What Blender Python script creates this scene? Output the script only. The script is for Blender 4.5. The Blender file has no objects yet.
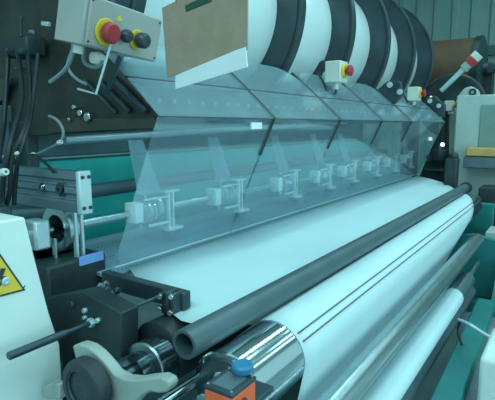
import bpy, bmesh, math, random
from mathutils import Vector, Matrix
random.seed(7)
C = bpy.context.scene
COL = C.collection
PI = math.pi

# ------------------------------------------------------------------ camera
FP = 480.0; VPX, VPY = 576.0, 125.0; H = 1.6
_h = 200-VPY
PIT = math.atan(_h/FP); YAW = math.atan((VPX-247.5)/math.hypot(FP, _h))
FW = Vector((-math.sin(YAW)*math.cos(PIT), math.cos(YAW)*math.cos(PIT), -math.sin(PIT)))
RT = Vector((math.cos(YAW), math.sin(YAW), 0))
UP = Vector((-math.sin(YAW)*math.sin(PIT), math.cos(YAW)*math.sin(PIT), math.cos(PIT)))
def ray(u, v): return FW*FP + RT*(u-247.5) + UP*(200-v)
def at(u, v, X=None, Y=None, Z=None):
    """measured photo point -> world point lying in the plane X=, Y= or Z="""
    d = ray(u, v)
    if X is not None: t = X/d.x
    elif Y is not None: t = Y/d.y
    else: t = (Z-H)/d.z
    return Vector((0, 0, H)) + d*t
cd = bpy.data.cameras.new('camera'); cam = bpy.data.objects.new('camera', cd); COL.objects.link(cam)
cd.sensor_width = 36; cd.sensor_fit = 'HORIZONTAL'; cd.lens = FP/495*36; cd.clip_start = .02; cd.clip_end = 60
cd.dof.use_dof = True; cd.dof.focus_distance = 2.4; cd.dof.aperture_fstop = 10
M = Matrix((RT, UP, -FW)).transposed().to_4x4(); M.translation = (0, 0, H); cam.matrix_world = M
C.camera = cam

# ------------------------------------------------------------------ materials
def mat(name, col, rough=.5, metal=0, var=.12, scale=6, bump=0, bscale=60, spec=.5, coat=0):
    m = bpy.data.materials.new(name); m.use_nodes = True
    nt = m.node_tree; b = nt.nodes['Principled BSDF']
    b.inputs['Roughness'].default_value = rough; b.inputs['Metallic'].default_value = metal
    b.inputs['Specular IOR Level'].default_value = spec
    b.inputs['Coat Weight'].default_value = coat
    tc = nt.nodes.new('ShaderNodeTexCoord')
    n = nt.nodes.new('ShaderNodeTexNoise'); n.inputs['Scale'].default_value = scale; n.inputs['Detail'].default_value = 4
    nt.links.new(tc.outputs['Object'], n.inputs['Vector'])
    r = nt.nodes.new('ShaderNodeValToRGB')
    r.color_ramp.elements[0].position = .3; r.color_ramp.elements[1].position = .7
    r.color_ramp.elements[0].color = (*[c*(1-var) for c in col], 1)
    r.color_ramp.elements[1].color = (*[min(1, c*(1+var)) for c in col], 1)
    nt.links.new(n.outputs['Fac'], r.inputs['Fac']); nt.links.new(r.outputs['Color'], b.inputs['Base Color'])
    if bump:
        n2 = nt.nodes.new('ShaderNodeTexNoise'); n2.inputs['Scale'].default_value = bscale; n2.inputs['Detail'].default_value = 3
        nt.links.new(tc.outputs['Object'], n2.inputs['Vector'])
        bp = nt.nodes.new('ShaderNodeBump'); bp.inputs['Strength'].default_value = bump; bp.inputs['Distance'].default_value = .01
        nt.links.new(n2.outputs['Fac'], bp.inputs['Height']); nt.links.new(bp.outputs['Normal'], b.inputs['Normal'])
    return m
def clear_mat(name, tint, haze, gloss, rough):
    m = bpy.data.materials.new(name); m.use_nodes = True; nt = m.node_tree
    nt.nodes.remove(nt.nodes['Principled BSDF'])
    out = nt.nodes['Material Output']
    tr = nt.nodes.new('ShaderNodeBsdfTransparent'); tr.inputs['Color'].default_value = (*tint, 1)
    df = nt.nodes.new('ShaderNodeBsdfDiffuse'); df.inputs['Color'].default_value = (.60, .78, .85, 1)
    tl = nt.nodes.new('ShaderNodeBsdfTranslucent'); tl.inputs['Color'].default_value = (.60, .78, .85, 1)
    ad = nt.nodes.new('ShaderNodeMixShader'); ad.inputs[0].default_value = .4
    nt.links.new(df.outputs[0], ad.inputs[1]); nt.links.new(tl.outputs[0], ad.inputs[2])
    tc = nt.nodes.new('ShaderNodeTexCoord'); n = nt.nodes.new('ShaderNodeTexNoise'); n.inputs['Scale'].default_value = 5; n.inputs['Detail'].default_value = 5
    nt.links.new(tc.outputs['Object'], n.inputs['Vector'])
    mr = nt.nodes.new('ShaderNodeMapRange'); mr.inputs['From Min'].default_value = .3; mr.inputs['From Max'].default_value = .7
    mr.inputs['To Min'].default_value = haze*.8; mr.inputs['To Max'].default_value = haze*1.2
    nt.links.new(n.outputs['Fac'], mr.inputs['Value'])
    m1 = nt.nodes.new('ShaderNodeMixShader'); nt.links.new(mr.outputs[0], m1.inputs[0])
    nt.links.new(tr.outputs[0], m1.inputs[1]); nt.links.new(ad.outputs[0], m1.inputs[2])
    gl = nt.nodes.new('ShaderNodeBsdfGlossy'); gl.inputs['Roughness'].default_value = rough; gl.inputs['Color'].default_value = (.9, .97, 1, 1)
    fr = nt.nodes.new('ShaderNodeFresnel'); fr.inputs['IOR'].default_value = 1.45
    mu = nt.nodes.new('ShaderNodeMath'); mu.operation = 'MULTIPLY'; mu.inputs[1].default_value = gloss
    nt.links.new(fr.outputs[0], mu.inputs[0])
    m2 = nt.nodes.new('ShaderNodeMixShader'); nt.links.new(mu.outputs[0], m2.inputs[0])
    nt.links.new(m1.outputs[0], m2.inputs[1]); nt.links.new(gl.outputs[0], m2.inputs[2])
    nt.links.new(m2.outputs[0], out.inputs[0]); return m
def dots_mat(name, col, dot, per):
    m = mat(name, col, .5); nt = m.node_tree; b = nt.nodes['Principled BSDF']
    tc = nt.nodes.new('ShaderNodeTexCoord'); v = nt.nodes.new('ShaderNodeTexVoronoi'); v.inputs['Scale'].default_value = per; v.inputs['Randomness'].default_value = 0
    nt.links.new(tc.outputs['Object'], v.inputs['Vector'])
    lt = nt.nodes.new('ShaderNodeMath'); lt.operation = 'LESS_THAN'; lt.inputs[1].default_value = .27
    nt.links.new(v.outputs['Distance'], lt.inputs[0])
    mx = nt.nodes.new('ShaderNodeMix'); mx.data_type = 'RGBA'; mx.inputs[6].default_value = (*col, 1); mx.inputs[7].default_value = (*dot, 1)
    nt.links.new(lt.outputs[0], mx.inputs[0]); nt.links.new(mx.outputs[2], b.inputs['Base Color']); return m
def emis(name, col, s):
    m = bpy.data.materials.new(name); m.use_nodes = True; b = m.node_tree.nodes['Principled BSDF']
    b.inputs['Emission Color'].default_value = (*col, 1); b.inputs['Emission Strength'].default_value = s; return m

m_paper = mat('white_paper', (.57, .73, .775), .6, var=.03, scale=3, bump=.05, bscale=200)
m_rollw = mat('wound_white_film', (.74, .86, .86), .22, var=.03, scale=2, coat=.6)
m_black = mat('black_plastic', (.03, .05, .062), .35, var=.3)
m_flange = mat('black_flange', (.032, .05, .062), .28, var=.25)
m_dark = mat('dark_oiled_steel', (.026, .046, .05), .5, .2, var=.35, bump=.2)
m_steel = mat('blued_steel', (.05, .085, .105), .4, .5, var=.25)
m_tube = mat('dark_grey_tube', (.085, .135, .155), .42, .3, var=.12)
m_brown = mat('brown_painted_steel', (.05, .06, .045), .6, var=.2)
m_chrome = mat('chrome', (.62, .72, .75), .12, 1, var=.04)
m_silver = mat('brushed_silver', (.45, .55, .58), .28, 1, var=.1)
m_alu = mat('grey_anodised_aluminium', (.17, .24, .28), .4, .6, var=.1)
m_alul = mat('light_aluminium', (.52, .66, .70), .4, .5, var=.1)
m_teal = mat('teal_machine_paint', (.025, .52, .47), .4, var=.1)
m_green = mat('dark_green_paint', (.01, .13, .11), .45, var=.2)
m_white = mat('white_machine_paint', (.72, .82, .80), .45, var=.04)
m_cast = mat('pale_cast_metal', (.36, .42, .39), .5, .1, var=.08)
m_box = mat('pale_grey_enclosure', (.36, .37, .35), .5, var=.05)
m_boxl = mat('ivory_switch_box', (.66, .68, .62), .45, var=.04)
m_red = mat('red_plastic', (.42, .035, .045), .4, var=.1)
m_yel = mat('yellow_plastic', (.78, .55, .05), .45, var=.08)
m_orange = mat('orange_plastic', (.85, .13, .04), .4, var=.05)
m_blue = mat('blue_plastic', (.03, .20, .38), .4, var=.05)
m_label = mat('blue_label', (.20, .38, .78), .5, var=.05)
m_card = mat('brown_hardboard', (.36, .27, .20), .75, var=.08, scale=14, bump=.15)
m_sheet = mat('white_sheet', (.78, .84, .88), .7, var=.03)
m_clip = mat('dark_green_clip', (.02, .07, .055), .4)
m_kraft = mat('kraft_brown', (.10, .055, .028), .7, var=.2, scale=4)
m_rubber = mat('black_rubber', (.022, .032, .04), .55, var=.15, bump=.1)
m_olive = mat('olive_brown_oily_steel', (.030, .036, .031), .5, .1, var=.35, bump=.2)
m_beam = mat('blue_grey_beam_paint', (.09, .15, .18), .5, var=.2)
m_tealf = mat('darkened_teal_paint', (.012, .18, .18), .5, var=.15)  # machine teal darkened to offset strong light on level faces
m_chuck = mat('polished_black_steel', (.05, .08, .09), .18, .8, var=.1)
m_cable = mat('black_cable', (.014, .022, .026), .45)
m_gcable = mat('grey_cable', (.22, .30, .32), .5)
m_tie = mat('white_nylon_tie', (.7, .76, .74), .5)
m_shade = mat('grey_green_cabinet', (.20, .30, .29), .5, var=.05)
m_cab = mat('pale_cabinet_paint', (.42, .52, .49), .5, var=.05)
m_wall = mat('pale_teal_sheet_metal', (.27, .42, .40), .5, var=.08, scale=1.5)
m_walld = mat('wall_girt_paint', (.06, .12, .14), .5)
m_floor = mat('grey_concrete', (.20, .27, .29), .55, var=.18, scale=2.5, bump=.2)
m_ceil = mat('ceiling_sheet', (.55, .65, .65), .8)
m_amber = mat('amber_tray', (.62, .40, .14), .5)
m_guardtop = clear_mat('clear_guard_top', (.90, .96, .98), .24, .5, .12)
m_guard = clear_mat('clear_guard_front', (.94, .98, 1), .115, .30, .06)
m_forkp = mat('bright_plated_steel', (.80, .88, .88), .3, .35, var=.05)
m_house = clear_mat('knife_housing_plastic', (.85, .95, 1), .42, .9, .12)
m_veil = clear_mat('pale_reflection_veil', (.9, .97, 1), .22, .8, .12)  # pale haze imitating the reflected veils on the front guard
m_perf = dots_mat('perforated_grey_plate', (.22, .36, .44), (.06, .11, .14), 45)
m_tape = emis('lamp_white', (.9, 1, 1), 2.2)
m_thread = mat('dark_red_cord', (.10, .055, .075), .6)
m_wood = m_kraft

# ------------------------------------------------------------------ mesh helpers
def frame(a, b):
    z = (b-a).normalized(); t = Vector((0, 0, 1)) if abs(z.z) < .9 else Vector((1, 0, 0))
    x = t.cross(z).normalized(); return x, z.cross(x), z
class MB:
    def __init__(s): s.bm = bmesh.new()
    def box(s, c, d, rot=None):
        r = bmesh.ops.create_cube(s.bm, size=1); R = rot.to_matrix().to_4x4() if rot is not None and not isinstance(rot, Matrix) else (rot or Matrix.Identity(4))
        bmesh.ops.transform(s.bm, matrix=Matrix.Translation(c) @ R @ Matrix.Diagonal((*d, 1)), verts=r['verts']); return s
    def bb(s, a, b):
        a, b = Vector(a), Vector(b); return s.box((a+b)/2, [abs(q) for q in (b-a)])
    def lathe(s, a, b, prof, n=32):
        """prof: (t along a->b in metres, radius)"""
        a, b = Vector(a), Vector(b); x, y, z = frame(a, b); rings = []
        for t, r in prof:
            if r <= 1e-6: rings.append([s.bm.verts.new(a+z*t)])
            else: rings.append([s.bm.verts.new(a+z*t+(x*math.cos(2*PI*k/n)+y*math.sin(2*PI*k/n))*r) for k in range(n)])
        for p, q in zip(rings, rings[1:]):
            for k in range(n):
                k2 = (k+1) % n
                if len(p) == 1 and len(q) == 1: continue
                if len(p) == 1: f = [p[0], q[k2], q[k]]
                elif len(q) == 1: f = [p[k], p[k2], q[0]]
                else: f = [p[k], p[k2], q[k2], q[k]]
                s.bm.faces.new(f)
        return s
    def cyl(s, a, b, r, n=32, ch=None):
        a, b = Vector(a), Vector(b); L = (b-a).length; c = min(r*.12, L*.2, .004) if ch is None else ch
        return s.lathe(a, b, [(0, 0), (0, r-c), (c, r), (L-c, r), (L, r-c), (L, 0)], n)
    def pipe(s, a, b, r, ri, n=40):
        a, b = Vector(a), Vector(b); L = (b-a).length
        return s.lathe(a, b, [(0, ri), (0, r-.002), (.002, r), (L-.002, r), (L, r-.002), (L, ri), (0, ri)], n)
    def prism(s, pts, off):
        """pts planar polygon (world), extruded by vector off"""
        off = Vector(off); p = [s.bm.verts.new(q) for q in pts]; q = [s.bm.verts.new(Vector(v)+off) for v in pts]
        s.bm.faces.new(p); s.bm.faces.new(q[::-1])
        for i in range(len(p)):
            j = (i+1) % len(p); s.bm.faces.new([p[i], q[i], q[j], p[j]])
        return s
    def tube(s, pts, r, n=10, sub=6):
        P = [Vector(p) for p in pts]
        if sub > 1 and len(P) > 2:
            Q = []
            for i in range(len(P)-1):
                p0 = P[max(i-1, 0)]; p1 = P[i]; p2 = P[i+1]; p3 = P[min(i+2, len(P)-1)]
                for k in range(sub):
                    t = k/sub
                    Q.append(.5*((2*p1)+(p2-p0)*t+(2*p0-5*p1+4*p2-p3)*t*t+(3*p1-p0-3*p2+p3)*t**3))
            Q.append(P[-1]); P = Q
        rings = []; up = None
        for i, p in enumerate(P):
            d = (P[min(i+1, len(P)-1)]-P[max(i-1, 0)]).normalized()
            if up is None: up = frame(p, p+d)[0]
            up = (up-d*up.dot(d)).normalized(); w = d.cross(up)
            rings.append([s.bm.verts.new(p+(up*math.cos(2*PI*k/n)+w*math.sin(2*PI*k/n))*r) for k in range(n)])
        for a, b in zip(rings, rings[1:]):
            for k in range(n): s.bm.faces.new([a[k], a[(k+1) % n], b[(k+1) % n], b[k]])
        s.bm.faces.new(rings[0][::-1]); s.bm.faces.new(rings[-1]); return s
    def ball(s, c, r, sc=(1, 1, 1)):
        q = bmesh.ops.create_uvsphere(s.bm, u_segments=18, v_segments=12, radius=r)
        bmesh.ops.transform(s.bm, matrix=Matrix.Translation(c) @ Matrix.Diagonal((*sc, 1)), verts=q['verts']); return s

def rootloc(p):
    while p is not None and p.parent is not None: p = p.parent
    return p.location.copy() if p is not None else None
def build(name, mb, m, parent=None, bev=0, smooth=True, origin=None):
    bm = mb.bm; bmesh.ops.recalc_face_normals(bm, faces=bm.faces)
    if parent is not None: L = rootloc(parent)
    elif origin is not None: L = Vector(origin)
    else:
        xs = [v.co for v in bm.verts]
        L = Vector((sum(v.x for v in xs)/len(xs), sum(v.y for v in xs)/len(xs), min(v.z for v in xs)))
    bmesh.ops.translate(bm, vec=-L, verts=bm.verts)
    me = bpy.data.meshes.new(name); bm.to_mesh(me); bm.free()
    me.materials.append(m)
    o = bpy.data.objects.new(name, me); COL.objects.link(o)
    if parent is not None:
        o.parent = parent
    else: o.location = L
    if smooth:
        for p in me.polygons: p.use_smooth = True
        try: me.set_sharp_from_angle(angle=math.radians(35))
        except Exception: pass
    if bev:
        b = o.modifiers.new('bevel', 'BEVEL'); b.width = bev; b.segments = 2; b.limit_method = 'ANGLE'
    return o
def tag(o, label, cat, group=None):
    o['label'] = label; o['category'] = cat
    if group: o['group'] = group
    return o
def thing(name, loc, label, cat, group=None):
    o = bpy.data.objects.new(name, None); COL.objects.link(o); o.location = loc; o.empty_display_size = .05
    return tag(o, label, cat, group)
def struct(o): o['kind'] = 'structure'; return o
def dup(o, parent=None):
    c = o.copy(); COL.objects.link(c); c.parent = parent
    for ch in [q for q in bpy.data.objects if q.parent == o]: dup(ch, c)
    return c
def V(*a): return Vector(a)
YD = V(0, 1, 0)

# ------------------------------------------------------------------ setting
struct(build('floor', MB().bb((-8, -3, -.1), (6, 12.2, 0)), m_floor, smooth=False))
struct(build('ceiling', MB().bb((-8, -3, 5.2), (6, 12.2, 5.3)), m_ceil, smooth=False))
def corrugated(name, a, b, h, nrm, m):
    """trapezoid-ribbed sheet wall from a to b"""
    mb = MB(); a, b, nrm = Vector(a), Vector(b), Vector(nrm); d = (b-a); L = d.length; d.normalize(); pts = []; x = 0
    while x < L-.4:
        for dx, o in ((0, 0), (.22, 0), (.26, .05), (.36, .05)): pts.append((x+dx, o))
        x += .4
    pts.append((L, 0)); lo = [mb.bm.verts.new(a+d*x+nrm*o) for x, o in pts]; hi = [mb.bm.verts.new(a+d*x+nrm*o+V(0, 0, h)) for x, o in pts]
    lo2 = [mb.bm.verts.new(a+d*x-nrm*.05) for x, o in (pts[0], pts[-1])]; hi2 = [mb.bm.verts.new(a+d*x-nrm*.05+V(0, 0, h)) for x, o in (pts[0], pts[-1])]
    for i in range(len(lo)-1): mb.bm.faces.new([lo[i], lo[i+1], hi[i+1], hi[i]])
    mb.bm.faces.new([lo2[0], lo2[1], hi2[1], hi2[0]])
    return struct(build(name, mb, m, smooth=False))
corrugated('wall_back', (-8, 12.1, 0), (6, 12.1, 0), 5.2, (0, -1, 0), m_wall)
corrugated('wall_left', (-7.9, -3, 0), (-7.9, 12.1, 0), 5.2, (1, 0, 0), m_wall)
struct(build('trim_1', MB().bb((-8, 11.85, 3.1), (6, 12.0, 3.3)), m_walld, bev=.01))

# ------------------------------------------------------------------ far left dark machinery (side frame, crossbeam)
YF = 1.42
poly = [at(u, v, Y=YF) for u, v in [(-60, 142), (-60, -60), (58, -60), (92, 30), (119, 74), (158, 114), (152, 129), (48, 135)]]
sf = thing('machine_side_frame', V(-2.6, YF, 0), 'dark oily steel side frame of the machine, upper left', 'machine frame')
build('side_plate', MB().prism(poly, (0, .05, 0)), m_olive, sf, .004)
# lower leg of the frame down to floor, behind the white gear cover
build('column', MB().bb((-2.6, YF-.02, 0), (-2.3, YF+.05, 1.62)), m_dark, sf, .01)
# diagonal rails on the frame
for (a, b, r) in (((100, 82), (130, 112), .010), ((112, 78), (146, 112), .012), ((84, 80), (116, 113), .008)):
    build('slide_rail', MB().tube([at(*a, Y=YF-.015), at(*b, Y=YF-.015)], r, 10, 1), m_steel, sf)
build('brown_strip', MB().prism([at(u, v, Y=YF-.012) for u, v in [(48, 118), (152, 118), (157, 128), (48, 133)]], (0, .011, 0)), m_brown, sf, .002)
for (u, v, r) in ((73, 107, .012), (68, 119, .009), (86, 117, .022), (79, 113, .016)):
    p = at(u, v, Y=YF-.03); build('bolt', MB().lathe(p, p+YD*.03, [(0, 0), (0, r*.8), (.004, r), (.012, r), (.012, r*.6), (.03, r*.6)], 12), m_silver, sf)

XB = -2.45
zt = at(200, 108, X=XB).z; zb = at(120, 155, X=XB).z
cb = build('dark_crossbeam', MB().bb((XB-.16, at(-10, 150, X=XB).y, at(120, 153, X=XB).z), (XB, 6.5, at(200, 112, X=XB).z)), m_beam, bev=.01)
tag(cb, 'dark steel crossbeam behind the clear guards, above the teal beam', 'beam')
tb = build('teal_crossbeam', MB().bb((XB-.14, .9, .62), (XB+.02, 6.5, at(120, 156, X=XB).z)), m_teal, bev=.015)
tag(tb, 'broad teal painted beam seen behind the knife shaft', 'beam')
# polished bar
a = at(64, 140.5, X=-2.2); b = at(265, 127.5, X=-2.2); b = a+(b-a)*1.0
d = (b-a); far = a+d*(1.9)
sb = thing('silver_guide_bar', a, 'polished silver round bar running along the dark crossbeam', 'bar')
build('bar', MB().cyl(a, far, .022, 24), m_alul, sb)
for k in range(5):
    p = a+d*(.12+.4*k); build('mount', MB().bb(p+V(-.24, -.02, -.014), p+V(.0, .02, .012)), m_dark, sb, .003)
p0 = at(265, 127, X=-2.12)
# grey round tube
a = at(70, 194, X=-2.05); gy = a.z
gt = build('grey_round_tube', MB().cyl((-2.05, a.y, gy), (-2.05, 6.3, gy-.0), .036, 24), m_tube)
tag(gt, 'grey round tube between the teal beam and the knife shaft', 'tube')

# ------------------------------------------------------------------ bolted rail beneath guard top
rl = thing('bolted_rail', V(-1.82, 1.5, 1.62), 'long grey rail with a row of bolt heads under the clear guards', 'rail')
a = at(135, 99, X=-1.82)
build('rail_bar', MB().bb((-1.90, 1.52, a.z-.10), (-1.825, 6.2, a.z+.07)), m_steel, rl, .004)
yy = 1.62; first = None
while yy < 6.0:
    if first is None:
        first = build('bolt', MB().cyl((-1.826, yy, a.z), (-1.812, yy, a.z), .012, 8), m_alul, rl); y0 = yy
    else:
        c = first.copy(); COL.objects.link(c); c.location = (0, yy-y0, 0)
    yy += .12

# ------------------------------------------------------------------ clear guards
P0, P1, P2, P3 = V(-1.706, 0, 1.979), V(-1.477, 0, 1.785), V(-1.31, 0, 1.635), V(-1.60, 0, .99)
seams = [1.33, 2.19, 3.05, 3.90, 4.74, 6.19]
names = ['nearest clear polycarbonate guard, beside the dark side frame', 'second clear guard from the near end of the machine',
         'middle clear guard of the row over the knife shaft', 'fourth clear guard, last but one toward the far end',
         'farthest and widest clear guard at the end of the row']
def slab(mb, p, q, y0, y1, t, notch=0):
    d = (q-p).normalized(); n = V(d.z, 0, -d.x)*t
    if n.z < 0 and abs(n.z) > abs(n.x): n = -n
    if notch:
        w = y1-y0; pts = []
        c = .22
        pts = [q+V(0, y0, 0), p+(q-p)*.75+V(0, y0, 0)]
        for k in range(7):
            an = k/6*PI/2; pts.append(p+(q-p)*(.6*(1-math.sin(an)))+V(0, y0+c*(1-math.cos(an)), 0))
        for k in range(7):
            an = PI/2-k/6*PI/2; pts.append(p+(q-p)*(.6*(1-math.sin(an)))+V(0, y1-c*(1-math.cos(an)), 0))
        pts += [p+(q-p)*.75+V(0, y1, 0), q+V(0, y1, 0)]
    else: pts = [p+V(0, y0, 0), p+V(0, y1, 0), q+V(0, y1, 0), q+V(0, y0, 0)]
    mb.prism(pts, n)
for i in range(5):
    y0, y1 = seams[i]+.008, seams[i+1]-.008
    g = thing('clear_guard', V(-1.5, (y0+y1)/2, .99), names[i], 'machine guard', 'clear guards over the knife shaft')
    mb = MB(); slab(mb, P0, P1, y0, y1, .005, i > 0)
    build('upper_panel', mb, m_guardtop, g, 0, False)
    mb = MB(); slab(mb, P1+(P2-P1)*.03, P2, y0, y1, .005)
    build('sloping_panel', mb, m_guardtop, g, 0, False)
    mb = MB(); slab(mb, P2+(P3-P2)*.01, P3, y0, y1, .005)
    build('front_panel', mb, m_guard, g, 0, False)
    # dark edge gaskets along folds and far side
    build('fold_strip', MB().tube([P1+V(0, y0, 0), P1+V(0, y1, 0)], .006, 8, 1), m_dark, g)
    if i < 4:
        s = (V(0, y1+.004, 0))
        build('edge_strip', MB().tube([P0+(P1-P0)*.1+s, P1+s], .010, 8, 1), m_dark, g)
        build('edge_strip', MB().tube([P1+s, P2+s], .010, 8, 1), m_dark, g)
        build('edge_strip', MB().tube([P2+s, P2+(P3-P2)*.30+s], .009, 8, 1), m_dark, g)
    e = P2+V(.001, y0, 0)
    build('front_edge', MB().tube([e, e+V(0, y1-y0, 0)], .003, 6, 1), m_alu, g)
    if i == 0: build('white_patch', MB().bb(at(250, 129, X=-1.322), at(262, 122.5, X=-1.312)), m_sheet, g)  # plain white rectangle on the front panel
    build('bottom_edge', MB().tube([P3+V(0, y0, 0), P3+V(0, y1, 0)], .005, 6, 1), m_alul, g)

# ------------------------------------------------------------------ perforated plate and paper bed
pp = build('perforated_plate', MB().prism([V(-1.60, 1.3, .955), V(-1.60, 6.1, .955), V(-1.98, 6.1, 1.03), V(-1.98, 1.3, 1.03)], (0, 0, -.012)), m_perf, smooth=False)
tag(pp, 'blue-grey perforated plate with rows of tiny holes behind the guards', 'plate')
# ------------------------------------------------------------------ flanged reels above
RC = V(-2.4, 0, 2.42); RR, RW = .80, .605
rings = [1.41, 1.56, 3.02, 3.93, 4.86, 5.78, 6.62]
rn = ['nearest flanged reel of white film, behind the push-button box', 'second flanged reel of white film, behind the hardboard clipboard',
      'third flanged reel of white film, above the second clear guard', 'fourth flanged reel of white film, behind the nearer switch box',
      'fifth flanged reel of white film, narrow bright strip before the last reel', 'farthest flanged reel of white film, next to the kraft roll']
for i in range(6):
    y0, y1 = rings[i]+(.07 if i else .06), rings[i+1]
    g = thing('flanged_reel', V(RC.x, (y0+y1)/2, RC.z-RR), rn[i], 'reel', 'flanged reels on the overhead shaft')
    build('wound_film', MB().lathe(V(RC.x, y0, RC.z), V(RC.x, y1, RC.z), [(0, .12), (0, RW-.004), (.004, RW), (y1-y0, RW), (y1-y0, .12)], 96), m_rollw, g)
    # flange at the far side of each reel: disc with a stepped rim
    f = build('flange', MB().lathe(V(RC.x, y1, RC.z), V(RC.x, y1+.07, RC.z), [(0, .1), (0, RW), (.003, RR-.035), (.012, RR-.03), (.012, RR-.012), (.0, RR-.008), (.003, RR), (.066, RR), (.07, RR-.004), (.07, .1)], 128), m_flange, g)
    build('rim_highlight', MB().lathe(V(RC.x, y1, RC.z), V(RC.x, y1+.07, RC.z), [(.006, RR+.001), (.0, RR+.004), (-.002, RR-.001), (.0, RR-.006), (.006, RR+.001)], 128), m_steel, f)  # paler bead stands in for the highlight along the rim edge
sh = build('reel_shaft', MB().cyl((RC.x, 1.2, RC.z), (RC.x, 7.0, RC.z), .09, 32), m_steel)
tag(sh, 'steel shaft through the overhead reels, out past the farthest reel', 'shaft')

# arms between the guards, under the reel flanges
arms = [([(288, 88), (298, 78), (308, 70), (322, 60), (337, 64), (330, 82), (314, 97), (300, 93)], 3.86, [(326, 75)], 'nearest black support bracket, left of the nearer switch box'),
        ([(376, 91), (387, 81), (400, 81), (403, 94), (394, 104)], 4.72, [(390, 85), (400, 92)], 'black bolted support bracket to the right of the nearer switch box'),
        ([(425, 98), (435, 96), (445, 105), (444, 118), (436, 114)], 6.2, [(430, 101), (439, 106)], 'black bolted support bracket beside the farther switch box')]
for (poly_, y, bolts, lb) in arms:
    pts = [at(u, v, Y=y) for u, v in poly_]
    g = thing('support_bracket', V(pts[0].x, y, min(q.z for q in pts)), lb, 'bracket', 'black brackets behind the guards')
    build('bracket_plate', MB().prism(pts, (0, .07, 0)), m_flange, g, .01)
    for u, v in bolts:
        p = at(u, v, Y=y); build('bolt', MB().cyl(p-YD*.02, p, .028, 12), m_alul, g)

# ------------------------------------------------------------------ switch boxes on the guards
def rotz(g, a): g.rotation_euler = a
def switch_box(p, s, lb, first=[None]):
    if first[0] is None:
        g = thing('switch_box', V(0, 0, 0), lb, 'switch box', 'small switch boxes on the guards')
        build('enclosure', MB().bb((-.045, -.055, 0), (.045, .055, .115)), m_boxl, g, .006)
        yc = build('yellow_collar', MB().cyl((.045, -.002, .062), (.058, -.002, .062), .038, 24), m_yel, g)
        build('red_button', MB().lathe(V(.058, -.002, .062), V(.1, -.002, .062), [(0, .014), (.014, .014), (.016, .028), (.03, .030), (.036, .022), (.038, 0)], 24), m_red, yc)
        build('cable_gland', MB().cyl((0, 0, 0), (0, 0, -.035), .014, 14), m_boxl, g)
        build('cable', MB().tube([(0, 0, -.03), (-.0, -.01, -.06), (-.02, -.06, -.055), (-.03, -.10, .0), (-.05, -.14, .05)], .006, 8), m_cable, g)
        build('lid_seam', MB().bb((.0385, -.0555, .004), (.0405, .0555, .112)), m_box, g)
        first[0] = g
    else: g = dup(first[0])
    g.location = p; g.scale = (s, s, s); g['label'] = lb; return g
switch_box(at(336, 83, X=-1.52), 1.35, 'nearer ivory switch box with red button on yellow collar, above third guard')
switch_box(at(414, 101, X=-1.5), 1.3, 'middle ivory switch box with red button, on the farthest guard')
switch_box(at(449, 111, X=-1.35), 1.1, 'smallest ivory switch box, right of the farthest guard beside the cabinet')

# ------------------------------------------------------------------ knife shaft and holders
XS = -1.8; ZS = 1.6-.243*1.8
ks = build('knife_shaft', MB().cyl((XS, .95, ZS), (XS, 6.1, ZS), .022, 28), m_chrome)
tag(ks, 'polished shaft carrying the slitting knife holders', 'shaft')
def knife_holder():
    g = thing('knife_holder', V(XS, 0, ZS), '', 'knife holder', 'slitting knife holders on the shaft')
    # modelled around y=0
    def q(x, y, z): return V(XS+x, y, ZS+z)
    build('white_block', MB().bb(q(-.03, -.145, -.045), q(.05, -.09, .055)), m_white, g, .006)
    build('housing', MB().lathe(q(0, -.09, 0), q(0, .06, 0), [(0, .024), (0, .055), (.01, .065), (.05, .065), (.06, .055), (.10, .055), (.11, .072), (.13, .072), (.15, .05), (.15, .024)], 28), m_house, g)
    build('collar', MB().lathe(q(0, .02, 0), q(0, .07, 0), [(0, .023), (0, .050), (.008, .058), (.014, .050), (.028, .050), (.034, .060), (.05, .046), (.05, .023)], 28), m_chrome, g)
    build('knife_disc', MB().lathe(q(0, .085, 0), q(0, .09, 0), [(0, .023), (0, .068), (.0025, .078), (.005, .068), (.005, .023)], 40), m_silver, g)
    f = MB()
    for y in (.075, .105): f.bb(q(.04, y, -.10), q(.065, y+.012, .09))
    f.bb(q(.045, -.085, .062), q(.06, .08, .072)).bb(q(.045, -.06, -.075), q(.062, .08, -.062)); f.bb(q(.03, .045, .088), q(.075, .15, .10)); f.bb(q(.03, .055, -.115), q(.085, .165, -.098))
    build('fork_bracket', f, m_forkp, g, .003)
    build('lower_foot', MB().bb(q(.02, .07, -.15), q(.08, .14, -.115)), m_alu, g, .004)
    build('chrome_band', MB().pipe(q(0, -.055, 0), q(0, -.035, 0), .068, .060), m_chrome, g)
    build('chrome_band', MB().pipe(q(0, -.015, 0), q(0, -.003, 0), .062, .055), m_chrome, g)
    build('screw', MB().cyl(q(.05, -.12, -.05), q(.05, -.12, -.07), .01, 10), m_silver, g)
    build('clamp_screw', MB().cyl(q(.055, .0, .05), q(.075, .0, .06), .012, 10), m_chrome, g)
    # pale upright sheet standing in for veils reflected on the front guard
    build('reflection_veil', MB().prism([q(.02, -.10, .09), q(.02, .06, .09), q(-.07, .03, .36), q(-.07, -.07, .36)], (.004, 0, .001)), m_veil, g, 0, False)
    build('veil_post', MB().cyl(q(-.01, -.02, .05), q(-.01, -.02, .13), .006, 8), m_alul, g)
    return g
kh = knife_holder()
hx = [(150, 'nearest knife holder, just right of the bare length of shaft'), (224, 'second knife holder behind the first clear guard'),
      (283, 'third knife holder, at the foot of the first guard seam'), (320, 'fourth knife holder, behind the second clear guard'),
      (346, 'fifth knife holder, behind the middle of the guard row'), (370, 'sixth knife holder, near the fourth clear guard'),
      (389, 'seventh knife holder, behind the farthest guard'), (405, 'farthest knife holder at the end of the shaft')]
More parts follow.
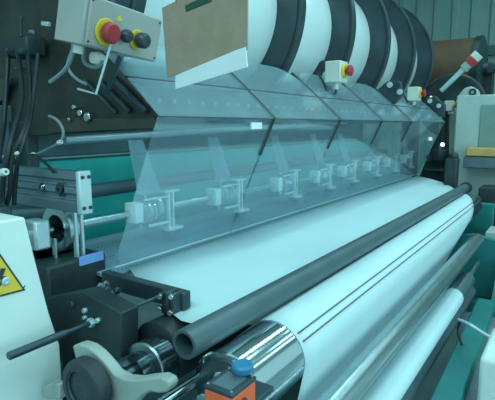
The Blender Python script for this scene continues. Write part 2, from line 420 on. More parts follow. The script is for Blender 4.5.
for i, (u, lb) in enumerate(hx):
    y = None
    d = ray(u, 200); # intersect plane X=XS
    y = XS/d.x*d.y
    # refine with shaft height
    for _ in range(5):
        w = V(XS, y, ZS-H); uu = 247.5+FP*w.dot(RT)/w.dot(FW); y += (u-uu)*.01*(y/1.5)
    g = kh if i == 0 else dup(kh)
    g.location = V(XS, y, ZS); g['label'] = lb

# shaft bearing at left end
g = thing('shaft_bearing', V(XS, 1.1, .9), 'metal bearing bracket with silver ring at the left end of the knife shaft', 'bearing')
yb = at(60, 228, X=XS).y
build('ring', MB().pipe(V(XS, yb-.02, ZS), V(XS, yb+.03, ZS), .10, .06), m_silver, g)
build('inner_disc', MB().pipe(V(XS, yb+.035, ZS), V(XS, yb+.06, ZS), .09, .024), m_steel, g)
build('block', MB().bb(V(XS-.02, yb-.16, ZS-.06), V(XS+.07, yb-.09, ZS+.06)), m_alul, g, .01)
build('rear_plate', MB().bb(V(XS-.12, yb-.32, ZS-.12), V(XS+.03, yb-.22, ZS+.13)), m_steel, g, .01)
build('fork_post', MB().bb(V(XS+.085, yb+.0, ZS-.12), V(XS+.105, yb+.015, ZS+.12)), m_alul, g, .003)
build('fork_post', MB().bb(V(XS+.085, yb+.03, ZS-.12), V(XS+.105, yb+.045, ZS+.12)), m_alul, g, .003)
build('foot', MB().bb(V(XS+.04, yb-.05, ZS-.155), V(XS+.12, yb+.10, ZS-.12)), m_alul, g, .006)
build('foot_pad', MB().bb(V(XS+.04, yb-.03, ZS-.19), V(XS+.11, yb+.08, ZS-.155)), m_alu, g, .006)
build('hanger_rod', MB().cyl(V(XS+.03, yb-.05, ZS-.03), V(XS+.03, yb-.05, ZS-.14), .012, 12), m_silver, g)
# carriage below with blue label
g = thing('knife_carriage', V(XS, 1.3, .7), 'dark carriage with a blue label below the shaft bearing', 'machine carriage')
c1 = at(52, 262, X=XS+.06); c2 = at(104, 255, X=XS+.06)
XL = XS+.13; lz1 = at(90, 256, X=XL).z; c1 = at(46, 262, X=XL); c2 = at(106, 255, X=XL)
build('body', MB().bb(V(XS-.2, c1.y, 0), V(XL, c2.y, lz1)), m_dark, g, .012)
build('upper_step', MB().bb(V(XS-.18, c1.y+.05, lz1), V(XS+.01, c2.y-.05, ZS-.165)), m_steel, g, .008)
l1 = at(79, 262, X=XL); l2 = at(103, 257, X=XL)
build('blue_label', MB().bb(V(XL, l1.y, l1.z-.018), V(XL+.004, l2.y, l1.z+.022)), m_label, g)
build('tray', MB().bb(V(XL-.02, c1.y+.12, .83), V(XL+.015, c2.y-.1, .88)), m_steel, g, .006)

# ------------------------------------------------------------------ actuator (grey aluminium cylinder), upper left
YA = 1.12
tl, bl_, tr_, br_ = at(-70, 162, Y=YA), at(-70, 204, Y=YA), at(76, 172, Y=YA), at(76, 213, Y=YA)
ztop, zbot = tr_.z, br_.z; x1 = tr_.x; x0 = x1-1.0
g = thing('linear_actuator', V(x1-.4, YA, zbot), 'grey aluminium actuator with slotted profile and bolted end cap', 'actuator')
hh = ztop-zbot
def prof(y): return y
pr = [(0, 0), (0, .26), (.012, .30), (.012, .42), (0, .46), (0, .60), (.014, .64), (.014, .76), (0, .80), (0, 1), (.05, 1), (.05, 0)]
build('profile_body', MB().prism([V(x1, YA+a_, zbot+b_*hh) for a_, b_ in pr], (-1.0, 0, 0)), m_alu, g, .002)
build('end_cap', MB().bb((x1, YA-.006, zbot-.006), (x1+.022, YA+.052, ztop+.004)), m_alul, g, .006)
for z in (zbot+.02, ztop-.02):
    for y in (YA+.010, YA+.038):
        build('cap_bolt', MB().cyl((x1+.022, y, z), (x1+.028, y, z), .007, 10), m_dark, g)
for k, r in ((.085, .018), (.20, .012)):
    p = V(x1-k-.02, YA+.004, zbot+hh*.53)
    build('mount_bolt', MB().lathe(p, p-YD*.02, [(0, r*1.5), (.004, r*1.5), (.004, r), (.012, r), (.012, r*.5), (.006, r*.45), (.006, 0)], 18), m_chrome if k > .1 else m_dark, g)
# grey fat cylinder below
cy = build('air_cylinder', MB().lathe(at(-30, 216, Y=1.16), at(58, 209, Y=1.30), [(0, 0), (0, .034), (.01, .038), (.5, .038), (.51, .03), (.52, .0)], 28), m_alu)
tag(cy, 'fat grey air cylinder lying under the aluminium actuator', 'air cylinder')

# ------------------------------------------------------------------ paper web
TX, TZ = -.88, .975
CX, CZ, CR = -.795, .82, .12
flat = []
def webpt():
    pts = [(-1.60, .968, 1.42, 6.15), (-1.4, .968, 1.30, 5.95), (-1.2, .967, 1.19, 5.65), (-1.02, .963, 1.12, 5.3), (-.955, .945, 1.16, 5.22)]
    for k in range(0, 15):
        a_ = math.radians(135-k*10)
        pts.append((CX+(CR+.002)*math.cos(a_), CZ+(CR+.002)*math.sin(a_), 1.335, 5.15-.052*k))
    for k in range(1, 5):
        t = k/4; pts.append((CX+CR-.002-.10*t, CZ-.02-.55*t, 1.335, 4.35-1.75*t))
    return pts
mb = MB(); W = webpt(); NY = 24; rows = []
for i, (x, z, a_, b_) in enumerate(W):
    row = []
    for k in range(NY+1):
        y = a_+(b_-a_)*k/NY
        dz = .0012*math.sin(y*9+x*14) if i < 4 else 0
        row.append(mb.bm.verts.new((x, y, z+dz)))
    rows.append(row)
for a_, b_ in zip(rows, rows[1:]):
    for k in range(NY): mb.bm.faces.new([a_[k], b_[k], b_[k+1], a_[k+1]])
web = build('paper_web', mb, m_paper, smooth=True)
so = web.modifiers.new('solid', 'SOLIDIFY'); so.thickness = .0012; so.offset = 0
tag(web, 'wide white paper web lying flat then wrapping over the chrome roller', 'paper')
# bed under the web
bed = build('web_support_plate', MB().bb((-1.58, 1.75, .93), (-1.22, 5.6, .962)), m_steel, bev=.003)
tag(bed, 'flat steel plate beneath the white paper web', 'plate')
# red cords over the web
for ang, lb in ((47, 'upper dark cord stretched along the paper on the chrome roller'), (33, 'lower dark cord stretched along the paper on the chrome roller')):
    a_ = math.radians(ang); x, z = CX+(CR+.0062)*math.cos(a_), CZ+(CR+.0062)*math.sin(a_)
    o = build('stretched_cord', MB().cyl((x, 1.35, z), (x, 4.7, z), .0022, 8), m_thread); tag(o, lb, 'cord', 'cords along the paper web')

# ------------------------------------------------------------------ rollers
def roller(name, x, z, r, y0, y1, m, lb, journal=.018, jy=.12, mj=None):
    g = thing(name, V(x, (y0+y1)/2, z-r), lb, 'roller')
    build('roller_body', MB().lathe(V(x, y0, z), V(x, y1, z), [(0, 0), (0, r-.008), (.004, r), (y1-y0-.004, r), (y1-y0, r-.008), (y1-y0, 0)], 64), m, g)
    if jy: build('journal', MB().cyl((x, y0-jy, z), (x, y1+jy, z), journal, 24), mj or m_silver, g)
    return g
g = roller('chrome_roller', CX, CZ, CR, 1.06, 5.0, m_chrome, 'large mirror-chrome roller carrying the paper web', .035, .10)
build('end_groove', MB().pipe((CX, 1.052, CZ), (CX, 1.06, CZ), CR-.02, .06), m_steel, g)
# dark core tube lying on it
g = thing('core_tube', V(TX, 1, TZ-.045), 'long dark grey open-ended tube lying across the paper web', 'tube')
build('tube_wall', MB().pipe((TX, .975, TZ), (TX, 5.25, TZ-.01), .045, .034), m_tube, g)
build('far_plug', MB().lathe(V(TX, 5.2, TZ-.01), V(TX, 5.3, TZ-.01), [(0, .0), (0, .03), (.05, .03), (.05, .058), (.12, .058), (.12, 0)], 24), m_dark, g)
# lower rollers
roller('guide_roller', -.60, .66, .052, .7, 4.3, m_silver, 'bright silver guide roller below the hanging paper', .02, .1)
g = roller('paper_covered_roller', -.575, .47, .058, .7, 3.75, m_silver, 'silver roller mostly wrapped in a white sleeve, lowest in front', .022, .5)
build('white_sleeve', MB().lathe(V(-.575, .68, .47), V(-.575, 3.3, .47), [(0, .058), (0, .064), (2.6, .064), (2.613, .061), (2.62, .058)], 48), m_paper, g)
roller('lower_steel_roller', -.60, .27, .05, .7, 4.1, m_tube, 'dull grey roller under the white-sleeved roller', .02, .1)
roller('rubber_nip_roller', -1.09, .848, .108, 1.07, 5.0, m_rubber, 'thick black rubber roller under the near edge of the paper', .04, .16, m_steel)
# thin chrome shaft at bottom
pA = at(150, 405, X=-.90); pB = at(212, 370, X=-.90)
o = build('chrome_shaft', MB().cyl((-.90, pA.y, pB.z), (-.90, pB.y+.03, pB.z), .018, 24), m_chrome); tag(o, 'thin polished shaft left of the orange sensor box', 'shaft')

# ------------------------------------------------------------------ near end bracket assembly
YB = .96
pl_ = lambda L, Y: [at(u, v, Y=Y) for u, v in L]
g = thing('guide_bracket', at(100, 375, Y=YB), 'black guide block with bolts at the near end of the rollers', 'machine bracket')
build('block', MB().prism(pl_([(40, 300), (60, 296), (82, 292), (121, 313), (121, 380), (112, 392), (60, 400), (30, 372), (44, 350), (52, 330)], YB), (0, .075, 0)), m_dark, g, .004)
for u, v, r in ((73, 304, .013), (86, 310, .009), (86, 317, .007), (99, 320, .009), (89, 323, .008)):
    p = at(u, v, Y=YB); build('bolt', MB().lathe(p, p-YD*.012, [(0, r), (.009, r), (.012, r*.8), (.012, r*.45), (.005, r*.4), (.005, 0)], 14), m_steel if v < 306 else m_alul, g)
build('stand', MB().bb((-1.32, .72, 0), (-.88, 1.04, .60)), m_dark, g, .01)
# lever rod
p1 = at(95, 321, Y=YB); p2 = at(8, 354, X=p1.x)
p2 = V(p1.x, p2.y, p1.z)
g = thing('lever_rod', p2, 'long black round rod sticking out of the guide block to the left', 'rod')
L = (p1-p2).length
build('rod', MB().lathe(p2, p1, [(0, 0), (0, .010), (.003, .0125), (L-.12, .0125), (L-.1, .008), (L+.02, .008), (L+.02, 0)], 20), m_steel, g)
build('locknut', MB().cyl(p1-YD*.025, p1-YD*.008, .016, 6), m_alul, g)
# horizontal black bar with clamp
g = thing('clamp_bar', at(150, 300, Y=1.2), 'black square bar with a bolted clamp lying over the rubber roller', 'machine bar')
A1, A2 = V(-1.49, 1.20, 1.001), V(-1.06, 1.195, 1.001)
d_ = (A2-A1).normalized(); zz = V(0, 0, 1); nn = d_.cross(zz).normalized(); up_ = nn.cross(d_)
R4 = Matrix((d_, nn, up_)).transposed().to_4x4()
build('bar', MB().box((A1+A2)/2, ((A2-A1).length, .04, .062), R4), m_black, g, .004)
cl = V(-1.105, 1.16, 1.003)
build('clamp_plate', MB().box(cl, (.035, .06, .085), R4), m_dark, g, .008)
build('clamp_edge', MB().box(cl+d_*.028, (.012, .05, .072), R4), m_steel, g, .004)
for du, dv in ((-7, -8), (-8, 4), (4, -8), (3, 8)):
    p = at(168+du, 303+dv, Y=1.12); build('clamp_screw', MB().cyl(p, p+V(.012, -.02, 0), .0085, 12), m_chrome, g)
q1, q2 = at(120, 312, Y=YB+.02), at(163, 295, Y=1.14)
build('tie_rod', MB().cyl(q1, q2, .006, 12), m_steel, g)
# clutter of fittings behind the block
g = thing('air_fittings', at(110, 292, Y=1.12), 'cluster of small metal fittings on top of the guide block', 'fittings')
for k, (u, v, r) in enumerate(((101, 287, .014), (108, 290, .012), (113, 294, .012), (118, 291, .013), (106, 284, .010))):
    p = at(u, v, Y=1.10+.01*k); build('fitting', MB().lathe(p-V(.012, 0, 0), p+V(.012, 0, .004), [(0, 0), (0, r*.7), (.006, r), (.014, r), (.016, r*.6), (.026, r*.6), (.026, 0)], 12), m_steel if k % 2 else m_alu, g)
build('base', MB().bb(at(100, 294, Y=1.12), at(118, 300, Y=1.17)), m_dark, g, .003)

# shaft chuck in front of the rubber roller
cx_, cz_ = -1.06, .845
g = thing('roller_chuck', V(cx_, .95, cz_-.08), 'shiny dark chuck on the near end of the rubber roller', 'chuck')
build('body', MB().lathe(V(cx_, .84, cz_), V(cx_, 1.06, cz_), [(0, 0), (0, .034), (.10, .034), (.10, .05), (.12, .054), (.15, .054), (.15, .075), (.17, .08), (.22, .08), (.22, 0)], 40), m_chuck, g)
build('chrome_ring', MB().pipe(V(cx_, .985, cz_), V(cx_, .995, cz_), .082, .055), m_silver, g)
build('sleeve', MB().pipe(V(cx_, .82, cz_), V(cx_, .90, cz_), .04, .02), m_steel, g)
sl = at(128, 345, Y=YB-.01)
# white casting with hook
YC = .80
g = thing('hooked_casting', at(110, 400, Y=YC), 'pale cast lever curving over the round hub, with an upturned finger', 'lever')
outline = [(72, 346), (79, 344), (88, 347), (97, 354), (106, 364), (114, 374), (124, 379), (136, 380), (148, 378), (160, 377), (168, 381), (170, 387), (166, 393), (158, 394), (150, 392), (142, 396), (134, 404), (118, 440), (84, 440), (82, 400), (80, 366), (75, 358)]
build('casting', MB().prism(pl_(outline, YC), (0, .035, 0)), m_cast, g, .006)
build('lug', MB().prism(pl_([(42, 388), (50, 384), (60, 384), (60, 400), (43, 398)], YC), (0, .03, 0)), m_cast, g, .004)
p = at(88, 357, Y=YC); build('pin', MB().cyl(p-YD*.004, p+YD*.01, .004, 12), m_dark, g)
hc = at(82, 389, Y=YC-.05)
g = thing('bearing_hub', V(hc.x, hc.y, hc.z-.08), 'round black bearing hub in front of the pale casting', 'bearing')
build('outer_ring', MB().lathe(hc-YD*.01, hc+YD*.045, [(0, .056), (0, .072), (.004, .078), (.012, .082), (.04, .082), (.05, .074), (.05, .04), (.006, .056), (0, .056)], 48), m_rubber, g)
build('inner_disc', MB().lathe(hc-YD*.004, hc+YD*.03, [(.002, 0), (.002, .016), (.0, .022), (.006, .055), (.03, .055)], 40), m_dark, g)
build('retaining_ring', MB().pipe(hc-YD*.0075, hc-YD*.002, 0.056, .053), m_alu, g)
# green painted bearing foot, bottom left
g = build('green_bearing_foot', MB().prism(pl_([(16, 402), (17, 393), (40, 378), (44, 368), (50, 366), (52, 402)], .86), (0, .05, 0)), m_green, bev=.004)
tag(g, 'dark green painted foot at the bottom left of the hub', 'machine foot')

# orange sensor box
t0 = at(232, 396, Y=.80)
xl = at(204, 390, Y=.80).x; yr = at(256, 376, X=t0.x).y
yr = min(yr, .80+.10)
g = thing('sensor_box', V((xl+t0.x)/2, .84, t0.z-.10), 'orange sensor box with black top and blue knob', 'sensor')
build('body', MB().bb((xl, .80, t0.z-.10), (t0.x, yr, t0.z-.008)), m_orange, g, .005)
build('top_plate', MB().bb((xl-.001, .799, t0.z-.008), (t0.x+.001, yr+.001, t0.z+.002)), m_black, g, .002)
build('label_panel', MB().bb((xl+.013, .812, t0.z+.002), (t0.x-.013, yr-.02, t0.z+.0035)), m_alu, g)
for x in (xl+.007, t0.x-.007):
    for y in (.807, yr-.007): build('screw', MB().cyl((x, y, t0.z+.002), (x, y, t0.z+.0055), .0035, 10), m_silver, g)
bc = V(xl*.45+t0.x*.55, yr-.004, t0.z+.004)
build('blue_knob', MB().lathe(bc, bc+V(0, 0, .03), [(0, 0), (0, .022), (.008, .027), (.018, .027), (.023, .023), (.023, 0)], 28), m_blue, g)
build('side_dial', MB().cyl((t0.x, .845, t0.z-.035), (t0.x+.006, .845, t0.z-.035), .009, 18), m_black, g)
build('bracket', MB().bb((xl+.01, yr, t0.z-.09), (t0.x-.01, 1.0, t0.z-.075)), m_steel, g, .002)

# ------------------------------------------------------------------ white gear cover with warning triangle, left
XW = -1.34
g = thing('white_gear_cover', V(XW-.2, .3, 0), 'white painted cover panel with a warning triangle, left foreground', 'machine cover')
pw = lambda L: [at(u, v, X=XW) for u, v in L]
P = pw([(-140, 246), (25, 217), (36, 262), (49, 312), (60, 345)])
P.append(V(XW, P[-1].y, 0)); P.append(V(XW, P[0].y, 0))
build('panel', MB().prism(P, (-.25, 0, 0)), m_white, g, .006)
cen = at(3, 279, X=XW+.002)
tri = pw([(-24, 303), (25, 290), (-2, 251)])
c3 = (tri[0]+tri[1]+tri[2])/3
wt = build('warning_triangle', MB().prism([q+V(.0015, 0, 0) for q in tri], (.0015, 0, 0)), m_black, g)
build('yellow_field', MB().prism([c3+(q-c3)*.86+V(.003, 0, 0) for q in tri], (.001, 0, 0)), m_yel, wt)
bolt_pts = [(4, 268), (9, 268), (6, 276), (10, 276), (2, 288), (4, 279), (0, 279)]
build('lightning_mark', MB().prism([at(u-4, v, X=XW)+V(.004, 0, 0) for u, v in bolt_pts], (.001, 0, 0)), m_black, wt)
p = at(5, 281, X=XW); build('cover_screw', MB().lathe(p, p+V(.012, 0, 0), [(0, .013), (.006, .013), (.009, .009), (.009, .004), (.006, 0)], 18), m_alul, g)
p = at(23, 286, X=XW); build('cover_screw', MB().lathe(p, p+V(.008, 0, 0), [(0, .005), (.004, .005), (.006, 0)], 12), m_silver, g)

# ------------------------------------------------------------------ push-button box, upper left
Yb = 1.12
g = thing('push_button_box', V(0, 0, 0), 'tilted pale grey push-button box with red mushroom button', 'control box')
# local frame: x along front face width, y depth (into box), z up
Wd, Hh, Dp = .36, .165, .14
fr = {}
build('enclosure', MB().bb((0, 0, -Hh), (Wd, Dp, 0)), m_box, g, .004)
build('lid', MB().bb((.012, -.012, -Hh+.004), (Wd-.002, 0, -.004)), m_box, g, .003)
for x in (.018, Wd-.014):
    for z in (-.016, -Hh+.016): build('lid_screw', MB().cyl((x, -.012, z), (x, -.015, z), .004, 10), m_dark, g)
def knob(x, z, cm, km, r, l, nm):
    if cm is not None:
        c = build('yellow_collar', MB().cyl((x, -.012, z), (x, -.020, z), r*1.28, 28), cm, g); par = c
    else: par = g
    build(nm, MB().lathe(V(x, -.012, z), V(x, -.2, z), [(0, r*.6), (.016, r*.6), (.018, r*.95), (.024, r*1.02), (.024+l, r), (.032+l, r*.8), (.035+l, 0)], 28), km, par)
knob(.085, -.105, m_yel, m_red, .036, .014, 'mushroom_button')
knob(.160, -.100, None, m_black, .023, .012, 'black_button')
knob(.235, -.100, m_yel, m_black, .028, .022, 'selector_knob')
build('warning_label', MB().prism([V(.125, -.0125, -.055), V(.155, -.0125, -.055), V(.140, -.0125, -.032)], (0, -.001, 0)), m_yel, g)
build('cable_gland', MB().cyl((.05, .07, -Hh), (.05, .07, -Hh-.03), .018, 18), m_tie, g)
build('hanger_pole', MB().cyl((.18, .08, 0), (.18, .08, 3.2), .015, 12), m_steel, g)
g.location = at(87, -7, Y=1.08); g.rotation_euler = (math.radians(12), math.radians(3), math.radians(93))
g.scale = (1.0, 1.0, 1.0)
# wires and hanger of the box
def cable(pts, r, m, name, lb, cat='cable'):
    o = build(name, MB().tube(pts, r), m); tag(o, lb, cat); return o
cable([at(u, v, Y=Yb+.08) for u, v in [(74, 40), (72, 56), (66, 68), (58, 76), (50, 82)]], .008, m_gcable, 'grey_cable', 'grey cable dropping left from under the push-button box')
cable([at(u, v, Y=Yb+.09) for u, v in [(76, 42), (68, 62), (70, 72), (78, 80), (86, 84)]], .006, m_gcable, 'grey_cable', 'grey cable curving right under the push-button box')
cable([at(u, v, Y=Yb+.06) for u, v in [(84, 42), (84, 60), (90, 66), (98, 66), (102, 60)]], .008, m_gcable, 'grey_cable', 'short looped grey cable at the pale gland')
p = at(96, 58, Y=Yb+.05)
o = build('round_gland', MB().lathe(p+YD*.03, p-YD*.02, [(0, 0), (0, .018), (.02, .024), (.045, .02), (.05, 0)], 20), m_boxl); tag(o, 'round pale gland hanging below the push-button box', 'gland')
o = build('wire_hook', MB().tube([at(111, 44, Y=Yb+.05), at(96, 94, Y=Yb+.02), at(78, 89, Y=Yb+.02)], .0045, 8, 1), m_alul); tag(o, 'bent pale wire hook hanging under the push-button box', 'hook')
o = build('hanger_strap', MB().tube([at(121, 56, Y=Yb+.10), at(106, 95, Y=Yb+.14)], .013, 4, 1), m_steel); tag(o, 'flat steel strap behind the wire hook', 'strap')

# ------------------------------------------------------------------ clipboard
Yc = 1.25
bp_ = [at(u, v, Y=Yc+k) for u, v, k in [(163, 8, 0), (168, 78, 0), (248, 50, -.06), (249, -34, -.06)]]
nb = (bp_[1]-bp_[0]).cross(bp_[3]-bp_[0]).normalized()
g = thing('clipboard', bp_[1], 'brown hardboard clipboard with white paper, hanging on a red string before the reels', 'clipboard')
build('board', MB().prism(bp_, nb*.005), m_card, g, .001)
pp_ = [at(u, v, Y=Yc+k+.008) for u, v, k in [(172, 30, 0), (175.5, 89, 0), (247.5, 67, -.06), (246, 44, -.06), (240, 0, -.06)]]
build('paper_sheet', MB().prism(pp_, nb*-.002), m_sheet, g, 0, False)
fo = [at(u, v, Y=Yc+k-.016) for u, v, k in [(176, 75.5, 0), (176, 89, 0), (247.5, 67, -.06), (246, 47, -.06), (236, 50.5, -.05)]]
build('folded_sheet', MB().prism(fo, nb*.002), m_sheet, g, 0, False)
ck = [at(u, v, Y=Yc+k-.014) for u, v, k in [(187, 6, 0), (188, 13, 0), (214, 2, -.02), (212, -6, -.02)]]
build('clip', MB().prism(ck, nb*.010), m_clip, g, .002)
build('red_string', MB().tube([at(180, 12, Y=Yc-.012), at(177, 2, Y=Yc-.012), at(177, 2, Y=Yc-.012)*1+V(0, 0, 5.2-at(177, 2, Y=Yc).z)], .005, 8, 1), m_red, g)

# ------------------------------------------------------------------ cables at far left
CB = [([(18, 54), (22, 95), (14, 130), (6, 160), (2, 200), (8, 214)], .011, 'thick black cable hanging at the far left edge'),
      ([(28, 54), (30, 100), (24, 130), (12, 158), (10, 190), (4, 212)], .010, 'black cable in the left bundle, behind the pale tie'),
      ([(38, 54), (33, 100), (28, 128), (20, 152), (16, 176), (14, 205)], .009, 'rightmost hanging black cable of the left bundle'),
      ([(8, 54), (4, 120), (0, 150), (-6, 180), (-4, 210)], .012, 'black cable cut by the left edge of the view'),
      ([(20, 157), (33, 155), (44, 162), (54, 172)], .006, 'thin black hose drooping over the teal beam')]
for i, (pts, r, lb) in enumerate(CB):
    cable([at(u, v, Y=1.30-(.27-.02*i)*min(1, k/2.5)) for k, (u, v) in enumerate(pts)], r, m_cable, 'black_cable', lb)
cable([at(u, v, Y=1.30) for u, v in [(49, 116), (57, 120), (63, 130), (61, 141), (50, 148), (34, 155), (10, 158), (-10, 152)]], .0065, m_gcable, 'grey_hose', 'thin grey hose with white ties looping over the dark frame')
for (u, v, Y, r, lb) in ((4, 173, .98, .016, 'white cable tie round the black cables at far left'), (33, 155, 1.28, .010, 'left white tie on the thin grey hose'), (60, 143, 1.28, .011, 'right white tie on the thin grey hose'), (17, 154, 1.0, .007, 'small white tie on the black cables')):
    p = at(u, v, Y=Y); o = build('cable_tie', MB().lathe(p-V(r, 0, .0), p+V(r, 0, .006), [(0, r*.5), (0, r*.9), (r, r), (2*r, r*.8), (2*r, r*.4), (0, r*.5)], 12), m_tie); tag(o, lb, 'cable tie', 'white cable ties')
# small items on the dark frame at upper left
g = thing('valve_block', at(30, 60, Y=1.34), 'dark valve block with fittings on the upper left frame', 'valve')
build('block', MB().bb(at(4, 58, Y=1.30), at(46, 38, Y=1.40)), m_dark, g, .01)
build('stem', MB().lathe(at(21, 36, Y=1.3), at(21, 16, Y=1.3), [(0, .008), (.06, .006), (.07, .01), (.085, .01), (.085, 0)], 12), m_steel, g)
build('fitting', MB().cyl(at(30, 32, Y=1.29), at(33, 32, Y=1.29), .01, 12), m_alu, g)
build('brass_nut', MB().cyl(at(16, 69, Y=1.3), at(24, 70, Y=1.3), .014, 6), m_brown, g)
build('nut', MB().cyl(at(6, 51, Y=1.28), at(9, 51, Y=1.28), .012, 6), m_steel, g); build('nut', MB().cyl(at(20, 51, Y=1.28), at(23, 51, Y=1.28), .012, 6), m_steel, g)
o = build('white_tag', MB().box(at(46, 24, Y=1.36), (.05, .02, .02), Matrix.Rotation(.2, 4, 'Y')), m_alul, bev=.003); tag(o, 'tiny pale tag on the dark frame left of the push-button box', 'tag')
o = build('amber_plate', MB().prism([at(u, v, Y=1.38) for u, v in [(-30, 78), (11, 78), (2, 100), (-30, 128)]], (0, .01, 0)), m_brown, bev=.003); tag(o, 'brownish plate at the left edge behind the cables', 'plate')

# ------------------------------------------------------------------ far end: kraft roll, frames, cabinet
ky = 8.6
c0, c1 = at(395, 68, Y=ky), at(482, 68, Y=ky)
rk = (at(450, 40, Y=ky).z-at(450, 100, Y=ky).z)/2
g = thing('kraft_roll', V(c0.x, ky, 0), 'big brown kraft paper roll behind the farthest reel', 'paper roll')
zc = (at(450, 40, Y=ky).z+at(450, 100, Y=ky).z)/2; xa, xb = c0.x, c1.x
build('wound_kraft', MB().lathe(V(xa, ky, zc), V(xb, ky, zc), [(0, .1), (0, rk*.95), (.02, rk), (xb-xa-.06, rk), (xb-xa, rk*.95), (xb-xa, .1)], 64), m_kraft, g)
build('black_band', MB().lathe(V(xb-.10, ky, zc), V(xb+.02, ky, zc), [(0, rk), (.01, rk+.02), (.10, rk+.02), (.12, rk*.9), (.12, .1), (.1, .1), (.1, rk*.8), (0, rk)], 64), m_dark, g)
build('core', MB().cyl((xa-.2, ky, zc), (xb+.1, ky, zc), .1, 24), m_steel, g)
build('stand', MB().bb((xa+.2, ky-.1, 0), (xa+.45, ky+.1, zc)).bb((xb-.05, ky+.12, 0), (xb+.15, ky+.32, zc)).bb((xb-.05, ky-.04, zc-.08), (xb+.15, ky+.32, zc+.08)), m_dark, g, .01)
# dark cheek disc behind the guard end
dc = at(452, 106, Y=6.9)
g = thing('end_disc', V(dc.x, 6.9, dc.z-.45), 'dark rounded end disc behind the striped lever at far right', 'disc')
build('disc', MB().lathe(V(dc.x, 6.85, dc.z), V(dc.x, 6.95, dc.z), [(0, 0), (0, .10), (.01, .12), (.01, .30), (0, .33), (0, .40), (.02, .42), (.08, .42), (.1, .40), (.1, 0)], 64), m_dark, g)
build('hub', MB().lathe(V(dc.x, 6.8, dc.z), V(dc.x, 6.85, dc.z), [(0, 0), (0, .05), (.05, .06)], 24), m_steel, g)
# striped lever / signal lamp
s0, s1 = at(441, 91, Y=6.6), at(479, 54, Y=6.6)
sv = (s1-s0); n_ = sv.normalized(); Ls = sv.length
g = thing('signal_lamp', s0, 'slanting pale signal lamp with red band and white cap, far right', 'lamp')
build('pole', MB().cyl(s0, s0+n_*Ls*.66, .032, 16), m_alul, g)
build('collar', MB().cyl(s0+n_*Ls*.60, s0+n_*Ls*.75, .055, 20), m_cast, g)
build('red_lens', MB().cyl(s0+n_*Ls*.75, s0+n_*Ls*.88, .07, 20), m_red, g)
build('white_cap', MB().cyl(s0+n_*Ls*.88, s0+n_*Ls, .065, 20), m_boxl, g)
# far side frame (pale plate with hole) and column
fy = 6.75
g = thing('far_side_frame', at(450, 190, Y=fy), 'pale grey far-end frame plate with a round hole', 'machine frame')
build('plate', MB().prism([at(u, v, Y=fy) for u, v in [(459, 94), (464, 88), (471, 86), (478, 90), (480, 97), (480, 150), (447, 150), (449, 116)]], (0, .12, 0)), m_cab, g, .02)
hp = at(472.5, 92, Y=fy-.01); build('hole_ring', MB().pipe(hp, hp+YD*.02, .045, .02), m_dark, g)
build('column', MB().bb(V(at(447, 0, Y=fy).x, fy-.02, 0), V(at(462, 0, Y=fy).x, fy+.16, at(450, 112, Y=fy).z)), m_cab, g, .02)
cy0 = 6.3
g = thing('electrical_cabinet', V(at(475, 0, Y=cy0).x, cy0, 0), 'pale green-grey electrical cabinet at the right edge', 'cabinet')
zt_ = at(470, 95, Y=cy0).z; xl_ = at(457, 95, Y=cy0).x
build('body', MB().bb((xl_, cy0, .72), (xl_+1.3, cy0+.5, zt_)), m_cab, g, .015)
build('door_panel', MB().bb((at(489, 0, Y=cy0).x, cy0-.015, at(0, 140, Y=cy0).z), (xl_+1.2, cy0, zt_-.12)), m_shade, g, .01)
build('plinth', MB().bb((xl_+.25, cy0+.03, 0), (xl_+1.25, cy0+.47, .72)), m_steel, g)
tz0 = at(485, 156, Y=cy0-.2).z; tz1 = at(485, 148, Y=cy0-.2).z
o = build('amber_tray', MB().bb((at(478, 0, Y=cy0-.2).x, cy0-.3, tz0), (xl_+1.1, cy0-.015, tz1)), m_amber, bev=.01); tag(o, 'amber tray fixed to the front of the pale cabinet', 'tray')
o = build('grey_shelf', MB().bb((at(476, 0, Y=cy0-.2).x, cy0-.28, tz0-.14), (xl_+1.1, cy0-.015, tz0-.004)), m_alu, bev=.01); tag(o, 'grey shelf box under the amber tray', 'shelf')
# dark machinery between guard end and cabinet
g = thing('drive_housing', at(430, 180, Y=6.5), 'dark drive housing between the farthest guard and the cabinet', 'machine housing')
build('housing', MB().prism([at(u, v, Y=6.55) for u, v in [(418, 180), (430, 150), (440, 130), (443, 108), (446, 108), (446, 182)]], (0, .3, 0)), m_dark, g, .02)
build('shelf', MB().bb(at(424, 168, Y=6.45), at(446, 171, Y=6.56)), m_steel, g, .004)
build('pump', MB().lathe(at(440, 160, Y=6.46), at(440, 146, Y=6.46), [(0, 0), (0, .09), (.02, .1), (.12, .1), (.14, .06), (.19, .05), (.19, 0)], 20), m_black, g)
build('valve', MB().bb(at(426, 162, Y=6.44), at(434, 155, Y=6.5)), m_steel, g, .01)
p = at(442.5, 144.5, Y=6.3); o = build('lamp_or_glint', MB().ball(p, .024), m_tape); tag(o, 'small glowing white lamp right of the farthest guard', 'lamp')
p = at(431, 97, Y=6.4); o = build('lamp_or_glint', MB().ball(p, .013), m_tape); tag(o, 'tiny glint beside the middle switch box, made as a glowing ball', 'lamp')  # a glint, made as a small glowing ball
# black bearing post at far tube end
g = thing('far_bearing_post', V(-.95, 5.6, 0), 'black bearing post at the far end of the rollers', 'bearing post')
build('post', MB().bb((-1.12, 5.4, .78), (-1.0, 5.55, 1.25)), m_dark, g, .01)
build('top_knob', MB().ball(V(-1.05, 5.47, 1.27), .05), m_dark, g)
build('far_plate', MB().bb((-1.55, 5.42, 0), (-.62, 5.5, .80)), m_tealf, g, .01)
build('journal_cap', MB().cyl((CX, 5.15, CZ), (CX, 5.45, CZ), .055, 24), m_silver, g)

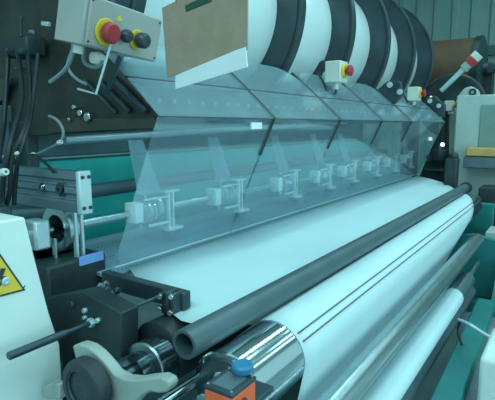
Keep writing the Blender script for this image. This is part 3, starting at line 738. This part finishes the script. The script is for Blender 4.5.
# ------------------------------------------------------------------ lower right: teal base frame and floor clutter
def beam(a, b, w, h, m, name, lb, cat='beam'):
    a, b = Vector(a), Vector(b); d = (b-a); L = d.length; d.normalize(); s = V(0, 0, 1).cross(d).normalized(); u = d.cross(s)
    R = Matrix((d, s, u)).transposed().to_4x4()
    o = build(name, MB().box((a+b)/2, (L, w, h), R), m, bev=.01); tag(o, lb, cat); return o
a_, b_ = at(440, 420, Z=.22), at(486, 305, Z=.22)
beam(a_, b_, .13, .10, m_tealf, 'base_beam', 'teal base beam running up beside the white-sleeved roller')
a_, b_ = at(452, 268, Z=.45), at(505, 285, Z=.45)
g = thing('roller_stand', V(-.4, 4.55, 0), 'teal steel stand holding the far ends of the lower rollers', 'stand')
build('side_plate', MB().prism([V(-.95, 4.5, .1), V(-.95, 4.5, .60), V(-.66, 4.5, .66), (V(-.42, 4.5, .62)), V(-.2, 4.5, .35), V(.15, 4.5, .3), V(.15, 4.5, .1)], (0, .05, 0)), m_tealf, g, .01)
build('foot', MB().bb((-1.0, 4.35, 0), (.2, 4.75, .1)), m_green, g, .01)
build('gusset', MB().prism([V(-.45, 4.5, .1), V(-.45, 4.1, .1), V(-.45, 4.5, .5)], (.03, 0, 0)), m_green, g, .003)
beam((-.05, 2.9, .05), (.55, 3.3, .05), .12, .1, m_green, 'floor_channel', 'dark green channel lying on the floor at the right')
cable([at(u, v, Z=z) for u, v, z in [(459, 320, .42), (470, 325, .44), (484, 334, .40), (500, 342, .36)]], .012, m_alul, 'pale_hose', 'pale hose crossing the teal base beam', 'hose')
cable([at(u, v, Z=z) for u, v, z in [(462, 318, .44), (458, 330, .36), (462, 345, .3)]], .008, m_cable, 'dark_hose', 'short dark hose hanging at the pale hose end', 'hose')
g = thing('white_side_cabinet', V(.1, 5.2, 0), 'pale box with a yellow panel at the right edge', 'cabinet')
q = at(485, 232, Y=5.0)
build('body', MB().bb((q.x, 5.0, .45), (q.x+.6, 5.35, q.z)), m_cab, g, .01)
build('yellow_panel', MB().bb((q.x+.06, 4.985, q.z-.38), (q.x+.5, 5.0, q.z-.08)), m_amber, g, .004)
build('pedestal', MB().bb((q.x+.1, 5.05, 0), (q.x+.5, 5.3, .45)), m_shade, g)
q = at(478, 340, Y=2.5)
g = build('white_bin', MB().bb((q.x+.02, 2.45, .0), (q.x+.4, 2.9, .48)), m_white, bev=.02); tag(g, 'pale box at the bottom right corner on the floor', 'box')
q = at(480, 186, Y=5.7)
g = build('dark_gearbox', MB().bb((q.x, 5.6, .5), (q.x+.6, 5.9, q.z)).bb((q.x+.1, 5.65, 0), (q.x+.5, 5.85, .5)), m_dark, bev=.02); tag(g, 'dark gearbox below the amber tray at the right edge', 'gearbox')

# ------------------------------------------------------------------ lights
def area(name, loc, rot, sx, sy, e, col=(.56, .97, 1)):
    l = bpy.data.lights.new(name, 'AREA'); l.shape = 'RECTANGLE'; l.size = sx; l.size_y = sy; l.energy = e; l.color = col
    o = bpy.data.objects.new(name, l); COL.objects.link(o); o.location = loc; o.rotation_euler = rot; return o
for x in (.2, 1.6, 3.0):
    for y in (1.0, 4.5, 8.5): area('ceiling_tube_or_fill', (x, y, 5.1), (0, 0, 0), .4, 2.8, 19)
for x, y in ((-1.0, 3.2), (-1.0, 6.8), (-4.5, 2.5), (-4.5, 6.5)): area('ceiling_tube_or_fill', (x, y, 5.1), (0, 0, 0), .3, 2.6, 32)
area('right_fill_light', (4.5, 1.5, 2.4), (math.radians(90), 0, math.radians(90)), 6, 3.4, 120, (.56, .95, 1))  # added fill from the right, sending light in through the guards
for x in (-1.2, .8): area('ceiling_tube_or_fill', (x, -2.0, 5.0), (0, 0, 0), .3, 1.8, 60)  # added fill behind the camera to brighten the clipboard
w = bpy.data.worlds.new('world'); C.world = w; w.use_nodes = True
w.node_tree.nodes['Background'].inputs[0].default_value = (.5, .95, 1, 1); w.node_tree.nodes['Background'].inputs[1].default_value = .7
C.view_settings.view_transform = 'Standard'; C.view_settings.look = 'None'; C.view_settings.gamma = 1; C.view_settings.exposure = .12
C.view_settings.use_curve_mapping = False
